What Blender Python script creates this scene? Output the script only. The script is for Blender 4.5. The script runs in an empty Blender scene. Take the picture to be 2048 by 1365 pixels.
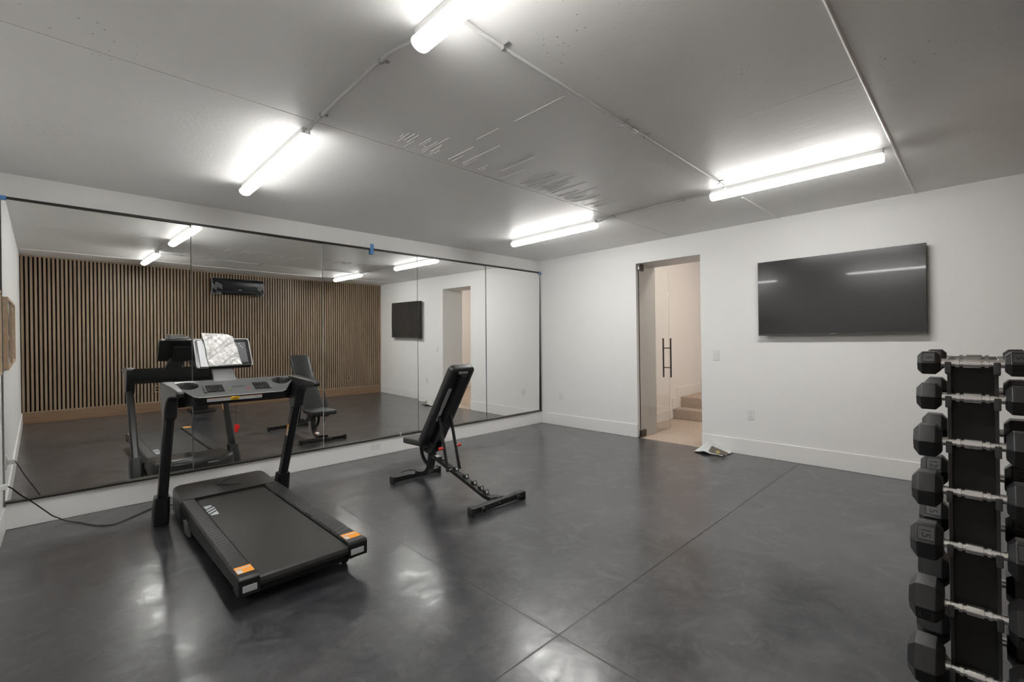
import bpy, bmesh, math, random
from mathutils import Vector, Matrix
random.seed(7)
PI = math.pi
S = bpy.context.scene
COL = S.collection

# ------------------------------------------------------------------ camera
cam_d = bpy.data.cameras.new('camera'); cam = bpy.data.objects.new('camera', cam_d); COL.objects.link(cam)
cam_d.sensor_width = 36.0; cam_d.lens = 16.05; cam_d.clip_start = 0.02; cam_d.clip_end = 60
Rx = Vector((0.715987, -0.697975, -0.013922)); Uy = Vector((0.009950, -0.009737, 0.999903)); Fz = Vector((0.698043, 0.716056, 0.0000268))
m = Matrix.Identity(4)
for i in range(3):
    m[i][0] = Rx[i]; m[i][1] = Uy[i]; m[i][2] = -Fz[i]
m[0][3], m[1][3], m[2][3] = -5.7689, -5.2326, 1.3911
cam.matrix_world = m
S.camera = cam

# ------------------------------------------------------------------ world, exposure, lamps
W_ = bpy.data.worlds.new('world'); S.world = W_; W_.use_nodes = True
W_.node_tree.nodes['Background'].inputs[0].default_value = (0.9, 0.93, 1, 1)
W_.node_tree.nodes['Background'].inputs[1].default_value = 0.05
S.view_settings.view_transform = 'Standard'; S.view_settings.look = 'None'
S.view_settings.gamma = 1.0; S.view_settings.use_curve_mapping = False
S.view_settings.exposure = 0.0
TUBE = 87.0           # emission of the LED diffusers
HALL = 34.0           # power of the stairwell ceiling lamp

H = 2.74; L = 6.13; W = 5.60
hall = bpy.data.lights.new('stairwell_lamp', 'AREA'); hall.shape = 'DISK'; hall.size = 0.35; hall.energy = HALL; hall.color = (1.0, 0.86, 0.76)
ho = bpy.data.objects.new('stairwell_lamp', hall); COL.objects.link(ho); ho.location = (1.3, -3.3, 3.4)

# ------------------------------------------------------------------ materials
MATS = {}
def nmat(name, base=(.8, .8, .8), rough=.5, metal=0.0, spec=.5, bump=None, vary=None, rvary=None, coat=0.0, alpha=1.0, emit=None, trans=0.0, ior=1.45, sheen=0.0):
    if name in MATS: return MATS[name]
    mt = bpy.data.materials.new(name); mt.use_nodes = True
    nt = mt.node_tree; b = nt.nodes['Principled BSDF']
    b.inputs['Base Color'].default_value = (*base, 1); b.inputs['Roughness'].default_value = rough
    b.inputs['Metallic'].default_value = metal; b.inputs['Specular IOR Level'].default_value = spec
    b.inputs['Coat Weight'].default_value = coat; b.inputs['Alpha'].default_value = alpha
    b.inputs['Transmission Weight'].default_value = trans; b.inputs['IOR'].default_value = ior
    if emit:
        b.inputs['Emission Color'].default_value = (*emit[0], 1); b.inputs['Emission Strength'].default_value = emit[1]
    tc = nt.nodes.new('ShaderNodeTexCoord')
    def noise(scale, detail=4, rough_=.55, vec=None):
        n = nt.nodes.new('ShaderNodeTexNoise'); n.inputs['Scale'].default_value = scale; n.inputs['Detail'].default_value = detail
        n.inputs['Roughness'].default_value = rough_; nt.links.new(vec or tc.outputs['Object'], n.inputs['Vector']); return n
    if vary:
        sc, amt = vary
        n = noise(sc); r = nt.nodes.new('ShaderNodeMapRange'); r.inputs[1].default_value = .3; r.inputs[2].default_value = .7
        r.inputs[3].default_value = 1 - amt; r.inputs[4].default_value = 1 + amt
        nt.links.new(n.outputs['Fac'], r.inputs[0])
        mx = nt.nodes.new('ShaderNodeMix'); mx.data_type = 'RGBA'; mx.blend_type = 'MULTIPLY'; mx.inputs[0].default_value = 1
        mx.inputs[6].default_value = (*base, 1); nt.links.new(r.outputs[0], mx.inputs[7]); nt.links.new(mx.outputs[2], b.inputs['Base Color'])
    if rvary:
        sc, lo, hi = rvary
        n = noise(sc); r = nt.nodes.new('ShaderNodeMapRange'); r.inputs[1].default_value = .35; r.inputs[2].default_value = .65
        r.inputs[3].default_value = lo; r.inputs[4].default_value = hi
        nt.links.new(n.outputs['Fac'], r.inputs[0]); nt.links.new(r.outputs[0], b.inputs['Roughness'])
    if bump:
        sc, st, dist = bump
        n = noise(sc, 6); bp = nt.nodes.new('ShaderNodeBump'); bp.inputs['Strength'].default_value = st; bp.inputs['Distance'].default_value = dist
        nt.links.new(n.outputs['Fac'], bp.inputs['Height']); nt.links.new(bp.outputs[0], b.inputs['Normal'])
    MATS[name] = mt; return mt

class NT:
    """tiny helper to write shader maths"""
    def __init__(s, mt): s.nt = mt.node_tree; s.tc = s.nt.nodes.new('ShaderNodeTexCoord')
    def n(s, kind, **kw):
        x = s.nt.nodes.new(kind)
        for k, v in kw.items(): setattr(x, k, v)
        return x
    def link(s, a, b): s.nt.links.new(a, b)
    def math(s, op, a, b=None, c=None):
        x = s.n('ShaderNodeMath', operation=op)
        for i, v in enumerate((a, b, c)):
            if v is None: continue
            if isinstance(v, (int, float)): x.inputs[i].default_value = v
            else: s.link(v, x.inputs[i])
        return x.outputs[0]
    def noise(s, scale, detail=5, rough=.55, vec=None, dist=0.0):
        x = s.n('ShaderNodeTexNoise'); x.inputs['Scale'].default_value = scale; x.inputs['Detail'].default_value = detail
        x.inputs['Roughness'].default_value = rough; x.inputs['Distortion'].default_value = dist
        s.link(vec or s.tc.outputs['Object'], x.inputs['Vector']); return x.outputs['Fac']
    def rng(s, v, a, b, c, d):
        x = s.n('ShaderNodeMapRange'); s.link(v, x.inputs[0])
        for i, q in enumerate((a, b, c, d)): x.inputs[i + 1].default_value = q
        return x.outputs[0]
    def mix(s, f, a, b):
        x = s.n('ShaderNodeMix', data_type='RGBA')
        if isinstance(f, (int, float)): x.inputs[0].default_value = f
        else: s.link(f, x.inputs[0])
        for i, v in ((6, a), (7, b)):
            if isinstance(v, tuple): x.inputs[i].default_value = (*v, 1)
            else: s.link(v, x.inputs[i])
        return x.outputs[2]

WALL = nmat('wall_paint', (.87, .867, .858), .55, bump=(90, .04, .002), vary=(.8, .01))
TRIM = nmat('trim_paint', (.87, .865, .855), .35)
WHITEPL = nmat('white_plastic', (.80, .80, .79), .3)
BLACKPL = nmat('black_plastic', (.013, .013, .014), .38, bump=(500, .08, .0005))
DARKPL = nmat('charcoal_plastic', (.022, .022, .023), .33, bump=(400, .05, .0005))
GREYPL = nmat('grey_plastic', (.075, .077, .078), .36, bump=(500, .05, .0004))
STEELBK = nmat('black_powder_coated_steel', (.014, .014, .015), .3, bump=(600, .1, .0004))
RUBBER = nmat('black_rubber', (.020, .020, .021), .36, bump=(350, .12, .0006), vary=(30, .1))
CHROME = nmat('chrome', (.88, .87, .85), .2, 1.0)
VINYL = nmat('black_vinyl', (.034, .035, .037), .38, bump=(220, .18, .0008))
SILVER = nmat('silver_plastic', (.24, .24, .24), .45, .2)
PAPER = nmat('white_paper', (.52, .53, .54), .6)
LABEL = nmat('label_white', (.55, .57, .58), .5)
ORANGE = nmat('label_orange', (.85, .33, .03), .5)
YELLOW = nmat('label_yellow', (.85, .52, .03), .45)
RED = nmat('red_plastic', (.62, .022, .018), .35)
BLUE = nmat('blue_tape', (.12, .30, .62), .7)
BLACKGL = nmat('black_glass', (.012, .012, .013), .12, spec=.6)
DARKTX = nmat('dark_ink', (.02, .02, .02), .5)
PIPE = nmat('painted_conduit', (.60, .60, .59), .4)
GALV = nmat('galvanised_steel', (.5, .5, .5), .35, .8)
OAKFR = nmat('pale_oak', (.50, .36, .25), .5, vary=(18, .12))

def carpet_mat():
    mt = nmat('beige_carpet', (.62, .52, .43), .95, spec=.1, vary=(60, .22), bump=(260, .9, .01)); return mt
CARPET = carpet_mat()

def floor_mat():
    mt = bpy.data.materials.new('polished_concrete'); mt.use_nodes = True; k = NT(mt); b = k.nt.nodes['Principled BSDF']
    sx = k.n('ShaderNodeSeparateXYZ'); k.link(k.tc.outputs['Object'], sx.inputs[0])
    big = k.noise(.55, 4, .6, dist=.6); mid = k.noise(2.6, 7, .62, dist=.4); fine = k.noise(19, 6, .65)
    f = k.math('ADD', k.math('MULTIPLY', big, .32), k.math('ADD', k.math('MULTIPLY', mid, .42), k.math('MULTIPLY', fine, .24)))
    f = k.rng(f, .41, .60, 0, 1)
    c = k.mix(f, (.013, .0135, .018), (.060, .061, .068))
    # reddish clouds in the stain
    red = k.rng(k.noise(1.3, 5, .6, dist=1.2), .56, .72, 0, .45)
    c = k.mix(red, c, (.064, .052, .053))
    wisp = k.rng(k.noise(5, 7, .7, dist=1.0), .50, .76, 0, .65); c = k.mix(wisp, c, (.098, .099, .103))
    
    # saw-cut joints
    def line(coord, pos, half):
        d = k.math('ABSOLUTE', k.math('SUBTRACT', coord, pos)); return k.math('LESS_THAN', d, half)
    ls = [line(sx.outputs[0], -4.12, .0045), line(sx.outputs[1], -3.83, .0045), line(sx.outputs[1], -1.83, .003), line(sx.outputs[0], -1.90, .003)]
    ln = ls[0]
    for q in ls[1:]: ln = k.math('MAXIMUM', ln, q)
    rims = [line(sx.outputs[0], -4.113, .0025), line(sx.outputs[1], -3.823, .0025)]
    rim = k.math('MULTIPLY', k.math('MAXIMUM', *rims), k.rng(k.noise(4, 3), .5, .65, 0, .35))
    c = k.mix(rim, c, (.15, .15, .145))
    c = k.mix(ln, c, (.012, .012, .012)); k.link(c, b.inputs['Base Color'])
    b.inputs['Specular IOR Level'].default_value = .5; b.inputs['Coat Weight'].default_value = .65; b.inputs['Coat IOR'].default_value = 1.55
    r = k.rng(k.math('ADD', k.math('MULTIPLY', mid, .6), k.math('MULTIPLY', fine, .4)), .35, .65, .30, .44); k.link(r, b.inputs['Roughness'])
    r2 = k.rng(k.math('ADD', k.math('MULTIPLY', k.noise(4.3, 5, .6), .65), k.math('MULTIPLY', fine, .35)), .38, .62, .13, .265); k.link(r2, b.inputs['Coat Roughness']); k.link(k.math('MULTIPLY', k.math('SUBTRACT', 1.0, ln), .65), b.inputs['Coat Weight'])
    bp = k.n('ShaderNodeBump'); bp.inputs['Strength'].default_value = .30; bp.inputs['Distance'].default_value = .02
    hgt = k.math('ADD', k.math('MULTIPLY', k.noise(3.2, 2, .5), .45), k.math('ADD', k.math('MULTIPLY', k.noise(14, 5, .6), .16), k.math('MULTIPLY', ln, -.8)))
    k.link(hgt, bp.inputs['Height']); k.link(bp.outputs[0], b.inputs['Normal']); k.link(bp.outputs[0], b.inputs['Coat Normal'])
    return mt
FLOOR = floor_mat()

def ceil_mat():
    mt = bpy.data.materials.new('painted_concrete_ceiling'); mt.use_nodes = True; k = NT(mt); b = k.nt.nodes['Principled BSDF']
    sx = k.n('ShaderNodeSeparateXYZ'); k.link(k.tc.outputs['Object'], sx.inputs[0])
    big = k.noise(.8, 5, .6); fine = k.noise(40, 4, .6); st = k.n('ShaderNodeMapping'); st.inputs['Scale'].default_value = (9, .8, 1)
    k.link(k.tc.outputs['Object'], st.inputs[0]); streak = k.noise(1.2, 4, .6, vec=st.outputs[0])
    c = k.mix(k.rng(big, .35, .65, 0, 1), (.84, .836, .825), (.88, .876, .866)); 
    # air pits, clustered
    cl = k.rng(k.noise(1.1, 3, .6), .54, .64, 0, 1)
    vo = k.n('ShaderNodeTexVoronoi'); vo.inputs['Scale'].default_value = 26; k.link(k.tc.outputs['Object'], vo.inputs['Vector'])
    pit = k.math('MULTIPLY', k.math('LESS_THAN', vo.outputs['Distance'], .12), cl)
    c = k.mix(k.math('MULTIPLY', pit, .6), c, (.12, .115, .11))
    k.link(c, b.inputs['Base Color']); b.inputs['Roughness'].default_value = .42; b.inputs['Specular IOR Level'].default_value = .45
    bp = k.n('ShaderNodeBump'); bp.inputs['Strength'].default_value = .35; bp.inputs['Distance'].default_value = .01
    rough_patch = k.math('MULTIPLY', fine, k.rng(k.noise(.9, 2, .5), .5, .7, .05, .6))
    hgt = k.math('ADD', k.math('MULTIPLY', streak, .04), k.math('ADD', rough_patch, k.math('MULTIPLY', pit, -.5)))
    k.link(hgt, bp.inputs['Height']); k.link(bp.outputs[0], b.inputs['Normal'])
    return mt
CEIL = ceil_mat()

def wood_mat(name, a, b_, vert=True, rough=.45):
    mt = bpy.data.materials.new(name); mt.use_nodes = True; k = NT(mt); b = k.nt.nodes['Principled BSDF']
    mp = k.n('ShaderNodeMapping'); mp.inputs['Scale'].default_value = (14, 14, 1.1) if vert else (1.1, 14, 22)
    k.link(k.tc.outputs['Object'], mp.inputs[0])
    n = k.noise(2.2, 7, .62, vec=mp.outputs[0], dist=.5); n2 = k.noise(.7, 3, .5)
    c = k.mix(k.rng(k.math('ADD', k.math('MULTIPLY', n, .7), k.math('MULTIPLY', n2, .3)), .35, .65, 0, 1), a, b_)
    k.link(c, b.inputs['Base Color']); b.inputs['Roughness'].default_value = rough
    return mt
SLAT = wood_mat('walnut_slats', (.24, .168, .110), (.37, .275, .19))
WOODBB = wood_mat('walnut_board', (.20, .120, .070), (.27, .17, .10), vert=False)
FELT = nmat('dark_felt', (.022, .016, .012), .9, spec=.1)

MIRROR = nmat('mirror_silver', (.94, .95, .935), .0, 1.0)
GLASSEDGE = nmat('mirror_edge', (.42, .47, .44), .25, .6)
BLKALU = nmat('black_aluminium', (.02, .018, .016), .4)
GLASS = nmat('clear_glass', (.985, 1.0, .992), .0, trans=1.0, ior=1.45, spec=.5)
BRONZE = nmat('dark_bronze', (.085, .075, .07), .35, .7)
DIFF = nmat('lit_diffuser', (.9, .9, .9), .5, emit=((1.0, .985, .955), TUBE))
def diffuser_profile():
    # LEDs in the batten face down: the opal cover is brightest underneath and dimmer towards its upper sides
    k = NT(DIFF); b = k.nt.nodes['Principled BSDF']; g = k.n('ShaderNodeNewGeometry'); sx = k.n('ShaderNodeSeparateXYZ'); k.link(g.outputs['True Normal'], sx.inputs[0])
    k.link(k.math('MULTIPLY', k.rng(sx.outputs[2], -.85, .0, 1.0, .055), TUBE), b.inputs['Emission Strength'])
diffuser_profile()
SCREEN = nmat('tv_screen', (.034, .034, .034), .20, spec=.5, coat=.22); SCREEN.node_tree.nodes['Principled BSDF'].inputs['Coat Roughness'].default_value = .045
FILM = nmat('clear_film', (.85, .87, .88), .12, spec=.8, trans=.0, alpha=.16, bump=(14, 1.0, .03))

def plastic_sleeve():
    mt = bpy.data.materials.new('crumpled_sleeve'); mt.use_nodes = True; k = NT(mt); b = k.nt.nodes['Principled BSDF']
    n = k.noise(15, 5, .62, dist=.8)
    k.link(k.mix(k.rng(n, .35, .65, 0, 1), (.34, .335, .32), (.47, .47, .46)), b.inputs['Base Color'])
    b.inputs['Roughness'].default_value = .2; b.inputs['Specular IOR Level'].default_value = .7
    bp = k.n('ShaderNodeBump'); bp.inputs['Strength'].default_value = .8; bp.inputs['Distance'].default_value = .012
    k.link(n, bp.inputs['Height']); k.link(bp.outputs[0], b.inputs['Normal']); return mt
SLEEVE = plastic_sleeve()

def knurl():
    mt = nmat('knurled_chrome', (.80, .78, .76), .22, 1.0); k = NT(mt); b = k.nt.nodes['Principled BSDF']
    vo = k.n('ShaderNodeTexVoronoi'); vo.inputs['Scale'].default_value = 420; k.link(k.tc.outputs['Object'], vo.inputs['Vector'])
    bp = k.n('ShaderNodeBump'); bp.inputs['Strength'].default_value = .2; bp.inputs['Distance'].default_value = .0008
    k.link(vo.outputs['Distance'], bp.inputs['Height']); k.link(bp.outputs[0], b.inputs['Normal']); return mt
KNURL = knurl()

def rail_mat():
    mt = nmat('ribbed_rail', (.028, .028, .030), .42); k = NT(mt); b = k.nt.nodes['Principled BSDF']
    mp = k.n('ShaderNodeMapping'); mp.inputs['Rotation'].default_value = (0, 0, math.radians(-24)); k.link(k.tc.outputs['Object'], mp.inputs[0])
    wv = k.n('ShaderNodeTexWave', wave_type='BANDS', bands_direction='Y'); wv.inputs['Scale'].default_value = 7.2; wv.inputs['Distortion'].default_value = 0; k.link(mp.outputs[0], wv.inputs['Vector'])
    f = k.rng(wv.outputs['Fac'], 0, .22, 1, 0)
    k.link(k.mix(f, (.029, .029, .031), (.010, .010, .011)), b.inputs['Base Color'])
    bp = k.n('ShaderNodeBump'); bp.inputs['Strength'].default_value = .5; bp.inputs['Distance'].default_value = .004; bp.invert = True
    k.link(f, bp.inputs['Height']); k.link(bp.outputs[0], b.inputs['Normal']); return mt
RAIL = rail_mat()

# ------------------------------------------------------------------ mesh helpers
class MB:
    def __init__(s): s.v = []; s.f = []; s.m = []
    def add(s, vs, fs, mi=0):
        o = len(s.v); s.v += [tuple(v) for v in vs]; s.f += [tuple(i + o for i in f) for f in fs]; s.m += [mi] * len(fs); return s
    def box(s, x0, x1, y0, y1, z0, z1, mi=0):
        vs = [(x0, y0, z0), (x1, y0, z0), (x1, y1, z0), (x0, y1, z0), (x0, y0, z1), (x1, y0, z1), (x1, y1, z1), (x0, y1, z1)]
        return s.add(vs, [(0, 3, 2, 1), (4, 5, 6, 7), (0, 1, 5, 4), (1, 2, 6, 5), (2, 3, 7, 6), (3, 0, 4, 7)], mi)
    def obox(s, c, ax, ay, az, mi=0):
        c = Vector(c); ax, ay, az = Vector(ax), Vector(ay), Vector(az)
        vs = [c + sx * ax + sy * ay + sz * az for sz in (-1, 1) for sx, sy in ((-1, -1), (1, -1), (1, 1), (-1, 1))]
        return s.add(vs, [(0, 3, 2, 1), (4, 5, 6, 7), (0, 1, 5, 4), (1, 2, 6, 5), (2, 3, 7, 6), (3, 0, 4, 7)], mi)
    def loft(s, rings, cap=True, mi=0, closed=True):
        n = len(rings[0]); vs = [v for r in rings for v in r]; fs = []
        for i in range(len(rings) - 1):
            for j in range(n if closed else n - 1):
                a = i * n + j; b = i * n + (j + 1) % n; fs.append((a, b, b + n, a + n))
        if cap: fs.append(tuple(reversed(range(n)))); fs.append(tuple(range((len(rings) - 1) * n, len(rings) * n)))
        return s.add(vs, fs, mi)
    def frame(s, d, up=(0, 0, 1)):
        d = Vector(d).normalized(); u = Vector(up)
        if abs(d.dot(u)) > .98: u = Vector((1, 0, 0))
        a = d.cross(u).normalized(); return a, a.cross(d).normalized()
    def tube(s, pts, r, seg=12, mi=0, cap=True):
        pts = [Vector(p) for p in pts]; rings = []; up = Vector((0, 0, 1))
        for i, p in enumerate(pts):
            d = (pts[min(i + 1, len(pts) - 1)] - pts[max(i - 1, 0)])
            a, b = s.frame(d, up); rr = r[i] if isinstance(r, (list, tuple)) else r
            rings.append([p + rr * (math.cos(t) * a + math.sin(t) * b) for t in [2 * PI * k / seg for k in range(seg)]])
        return s.loft(rings, cap, mi)
    def rtube(s, pts, w, h, mi=0, side=(1, 0, 0), c=.22):
        """rectangular steel section swept along pts; w is along `side`"""
        pts = [Vector(p) for p in pts]; rings = []; sd = Vector(side)
        for i, p in enumerate(pts):
            d = (pts[min(i + 1, len(pts) - 1)] - pts[max(i - 1, 0)]).normalized(); n = d.cross(sd).normalized()
            ww = (w[i] if isinstance(w, (list, tuple)) else w) / 2; hh = (h[i] if isinstance(h, (list, tuple)) else h) / 2; k = c * min(ww, hh)
            prof = [(ww - k, hh), (ww, hh - k), (ww, -hh + k), (ww - k, -hh), (-ww + k, -hh), (-ww, -hh + k), (-ww, hh - k), (-ww + k, hh)]
            rings.append([p + a * sd + b * n for a, b in prof])
        return s.loft(rings, True, mi)
    def prism(s, poly, a, b, axis=0, mi=0):
        """poly of 2D points extruded between a and b along axis"""
        def mk(p, t): return {0: (t, p[0], p[1]), 1: (p[0], t, p[1]), 2: (p[0], p[1], t)}[axis]
        return s.loft([[mk(p, a) for p in poly], [mk(p, b) for p in poly]], True, mi)
    def lathe(s, prof, o, d, seg=20, mi=0):
        """prof: list of (distance along d, radius)"""
        o = Vector(o); d = Vector(d).normalized(); a, b = s.frame(d)
        return s.loft([[o + t * d + r * (math.cos(q) * a + math.sin(q) * b) for q in [2 * PI * k / seg for k in range(seg)]] for t, r in prof], True, mi)
    def grid(s, fn, nu, nv, mi=0):
        vs = [fn(i / nu, j / nv) for j in range(nv + 1) for i in range(nu + 1)]
        fs = [(j * (nu + 1) + i, j * (nu + 1) + i + 1, (j + 1) * (nu + 1) + i + 1, (j + 1) * (nu + 1) + i) for j in range(nv) for i in range(nu)]
        return s.add(vs, fs, mi)
    def build(s, name, mats, parent=None, bevel=0, seg=2, smooth=False, solid=0, angle=35):
        me = bpy.data.meshes.new(name)
        o = Vector(parent.location) if parent and parent.parent is None else (Vector(parent.parent.location) if parent else Vector())
        me.from_pydata([Vector(v) - o for v in s.v], [], s.f)
        for mt in (mats if isinstance(mats, (list, tuple)) else [mats]): me.materials.append(mt)
        bm = bmesh.new(); bm.from_mesh(me)
        for i, f in enumerate(bm.faces): f.material_index = s.m[i]
        bmesh.ops.recalc_face_normals(bm, faces=bm.faces)
        if smooth:
            for f in bm.faces: f.smooth = True
            for e in bm.edges:
                if len(e.link_faces) == 2 and e.calc_face_angle(0) > math.radians(angle): e.smooth = False
        bm.to_mesh(me); bm.free()
        ob = bpy.data.objects.new(name, me); COL.objects.link(ob)
        if parent: ob.parent = parent
        if solid:
            q = ob.modifiers.new('thickness', 'SOLIDIFY'); q.thickness = solid; q.offset = 0
        if bevel:
            q = ob.modifiers.new('bevel', 'BEVEL'); q.width = bevel; q.segments = seg; q.limit_method = 'ANGLE'; q.angle_limit = math.radians(30); q.harden_normals = False
            for f in me.polygons: f.use_smooth = True
            w = ob.modifiers.new('wn', 'WEIGHTED_NORMAL'); w.keep_sharp = True
        return ob

def thing(name, label, cat, loc, group=None):
    o = bpy.data.objects.new(name, None); COL.objects.link(o); o.location = loc; o.empty_display_size = .1
    o['label'] = label; o['category'] = cat
    if group: o['group'] = group
    return o
def tag(o, label, cat, group=None):
    o['label'] = label; o['category'] = cat
    if group: o['group'] = group
    return o
def struct(o, label=None, cat=None):
    o['kind'] = 'structure'
    if label: o['label'] = label
    if cat: o['category'] = cat
    return o
def text_mesh(txt, size, depth=.0005):
    """returns verts, faces of a text centred on the origin in the XY plane"""
    cu = bpy.data.curves.new('tmp', 'FONT'); cu.body = txt; cu.size = size; cu.extrude = depth; cu.align_x = 'CENTER'; cu.align_y = 'CENTER'
    cu.resolution_u = 3
    ob = bpy.data.objects.new('tmp', cu); COL.objects.link(ob); dg = bpy.context.evaluated_depsgraph_get(); dg.update()
    me = bpy.data.meshes.new_from_object(ob.evaluated_get(dg)); vs = [tuple(v.co) for v in me.vertices]; fs = [tuple(p.vertices) for p in me.polygons]
    bpy.data.objects.remove(ob); bpy.data.curves.remove(cu); bpy.data.meshes.remove(me); return vs, fs
def put_text(mb, txt, size, o, ex, ey, mi=0, depth=.0005):
    vs, fs = text_mesh(txt, size, depth); o = Vector(o); ex = Vector(ex).normalized(); ey = Vector(ey).normalized(); ez = ex.cross(ey)
    mb.add([o + v[0] * ex + v[1] * ey + v[2] * ez for v in vs], fs, mi)
def rrect(w, h, r, n=5):
    """rounded rectangle outline centred on the origin"""
    out = []
    for cx, cy, a0 in ((w / 2 - r, h / 2 - r, 0), (-w / 2 + r, h / 2 - r, 90), (-w / 2 + r, -h / 2 + r, 180), (w / 2 - r, -h / 2 + r, 270)):
        for k in range(n + 1):
            a = math.radians(a0 + 90 * k / n); out.append((cx + r * math.cos(a), cy + r * math.sin(a)))
    return out

# ================================================================== the room
b = MB(); b.box(-L - .2, .0, -W - .2, .2, -.12, 0); struct(b.build('floor', FLOOR), 'dark grey polished concrete floor with saw-cut joints', 'floor')

# ceiling slabs with an open joint between them
b = MB()
for y0, y1 in ((-W - .2, -2.433), (-2.427, .2)): b.box(-L - .2, .2, y0, y1, H, H + .12)
b.box(-L - .2, .2, -2.44, -2.42, H + .012, H + .10)
rnd = random.Random(3)
def ridge(x, y0, ln, wd=.003, ht=.003):
    b.add([(x - wd, y0, H), (x + wd, y0, H), (x + wd, y0 - ln, H), (x - wd, y0 - ln, H), (x, y0 - .01, H - ht), (x, y0 - ln + .01, H - ht)],
          [(0, 1, 4), (1, 2, 5, 4), (2, 3, 5), (3, 0, 4, 5)])
for k in range(13): ridge(-4.2 + rnd.random() * .35, -2.47 - rnd.random() * .14, .03 + rnd.random() * .13)
for xx, yy, ln in ((-4.17, -2.52, .10), (-3.97, -2.50, .2), (-3.95, -2.48, .32), (-3.88, -2.52, .08), (-3.74, -2.50, .30), (-3.70, -2.50, .14), (-3.62, -2.52, .42), (-3.60, -2.5, .22),
                   (-3.58, -2.48, .18), (-3.79, -3.25, .40), (-3.80, -2.9, .22), (-3.45, -2.50, .12), (-3.30, -2.6, .38), (-3.42, -2.5, .06)): ridge(xx, yy, ln)
for k in range(55):
    x = -3.25 + rnd.random() ** .8 * 1.35; ridge(x, -2.45 - rnd.random() * .10, .05 + rnd.random() ** 2 * .45 * (1 - abs(x + 2.75) * .5), .0028, .0022)
for k in range(10): ridge(-2.0 - rnd.random() * .9, -3.85 - rnd.random() * .5, .2 + rnd.random() * .5, .002, .0005)
struct(b.build('ceiling', CEIL), 'painted concrete ceiling slab', 'ceiling')
# caulked beads over the other slab joints
for i, (x0, x1, y) in enumerate(((-L, 0, -4.815), (-1.12, 0, -3.655))):
    b = MB(); b.tube([(x0, y, H), ((x0 + x1) / 2, y + .003, H), (x1, y, H)], .009, 8); struct(b.build('trim_%d' % (i + 1), TRIM, smooth=True), 'thin white caulk bead along a ceiling joint', 'trim')

# mirror wall / left wall / wood wall / door wall
b = MB(); b.box(-L - .2, .2, 0, .2, -.05, H + .1); struct(b.build('wall_front', WALL))
b = MB(); b.box(-L - .2, -L, -W - .2, 0, -.05, H + .1); struct(b.build('wall_left', WALL))
b = MB(); b.box(-L - .2, .2, -W - .25, -W - .05, -.05, H + .1); struct(b.build('wall_back', WALL))
DY0, DY1, DZ, DD = -2.755, -1.84, 2.46, .53
b = MB(); b.box(0, DD, DY1, 0, -.05, H + .1); b.box(0, DD, -W - .2, DY0, -.05, H + .1); b.box(0, DD, DY0, DY1, DZ, H + .1)
struct(b.build('wall_right', WALL))
# slatted walnut cladding over the back wall
b = MB(); b.box(-L, 0, -W - .05, -W - .022, .17, H, 1)
n = 119; pitch = L / n
for i in range(n): x = -L + (i + .5) * pitch; b.box(x - .0145, x + .0145, -W - .022, -W, .19, H - .022, 0)
b.box(-L, 0, -W - .03, -W + .004, H - .022, H, 0)
b.box(-L, 0, -W - .03, -W + .003, .175, .192, 0)
o = b.build('trim_3', [SLAT, FELT]); struct(o, 'dark-gapped vertical walnut slat cladding covering the back wall', 'wall cladding')
b = MB(); b.box(-L, 0, -W - .05, -W + .008, 0, .172); struct(b.build('baseboard_back', WOODBB, bevel=.003), 'walnut board along the foot of the slatted wall', 'baseboard')
def bboard(name, boxes):
    b = MB()
    for q in boxes: b.box(*q)
    struct(b.build(name, TRIM, bevel=.004))
bboard('baseboard_front', [(-L + .014, -.014, -.03, 0, 0, .198)])
bboard('baseboard_left', [(-L, -L + .015, -W + .01, 0, 0, .18)])
bboard('baseboard_right', [(-.015, 0, DY1 + .0, 0, 0, .185), (-.015, 0, -W + .01, DY0, 0, .185)])

# stairwell beyond the door
b = MB(); b.box(0, 3.3, -5.0, -1.2, -.12, -.004); struct(b.build('floor_hall', CARPET), 'beige carpet of the stair hall', 'floor')
b = MB(); b.box(DD, 3.4, -1.465, -1.3, -.05, 3.5); struct(b.build('wall_hall_left', WALL))
b = MB(); b.box(2.95, 3.1, -5.0, -1.465, -.05, 3.5); struct(b.build('wall_hall_end', WALL))
b = MB(); b.box(DD, 3.1, -5.1, -5.0, -.05, 3.5); struct(b.build('wall_hall_right', WALL))
b = MB(); b.box(DD, 3.4, -5.1, -1.3, 3.5, 3.6); struct(b.build('ceiling_hall', WALL))
b = MB(); b.box(DD + .001, DD + .12, -5.0, -1.465, H + .1, 3.5); struct(b.build('wall_hall_front', WALL))
t = thing('carpeted_staircase', 'beige carpeted steps rising to a landing beyond the glass door', 'stairs', (1.813, -1.9, 0))
b = MB(); b.box(1.813, 2.093, -2.75, -1.467, -.004, .171); b.build('step', CARPET, t, bevel=.014, seg=3)
b = MB(); b.box(2.093, 2.95, -2.75, -1.467, -.004, .355); b.build('landing', CARPET, t, bevel=.014, seg=3)
t['kind'] = 'structure'
b = MB(); b.box(DD, 1.80, -1.478, -1.465, 0, .165); b.prism([(1.78, .165), (1.78, .345), (1.96, .345), (1.96, .52), (2.94, .52), (2.94, .02), (1.80, .02)], -1.478, -1.465, axis=1)
struct(b.build('baseboard_hall', TRIM), 'white skirting stepping up beside the carpeted stairs', 'baseboard')

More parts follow.
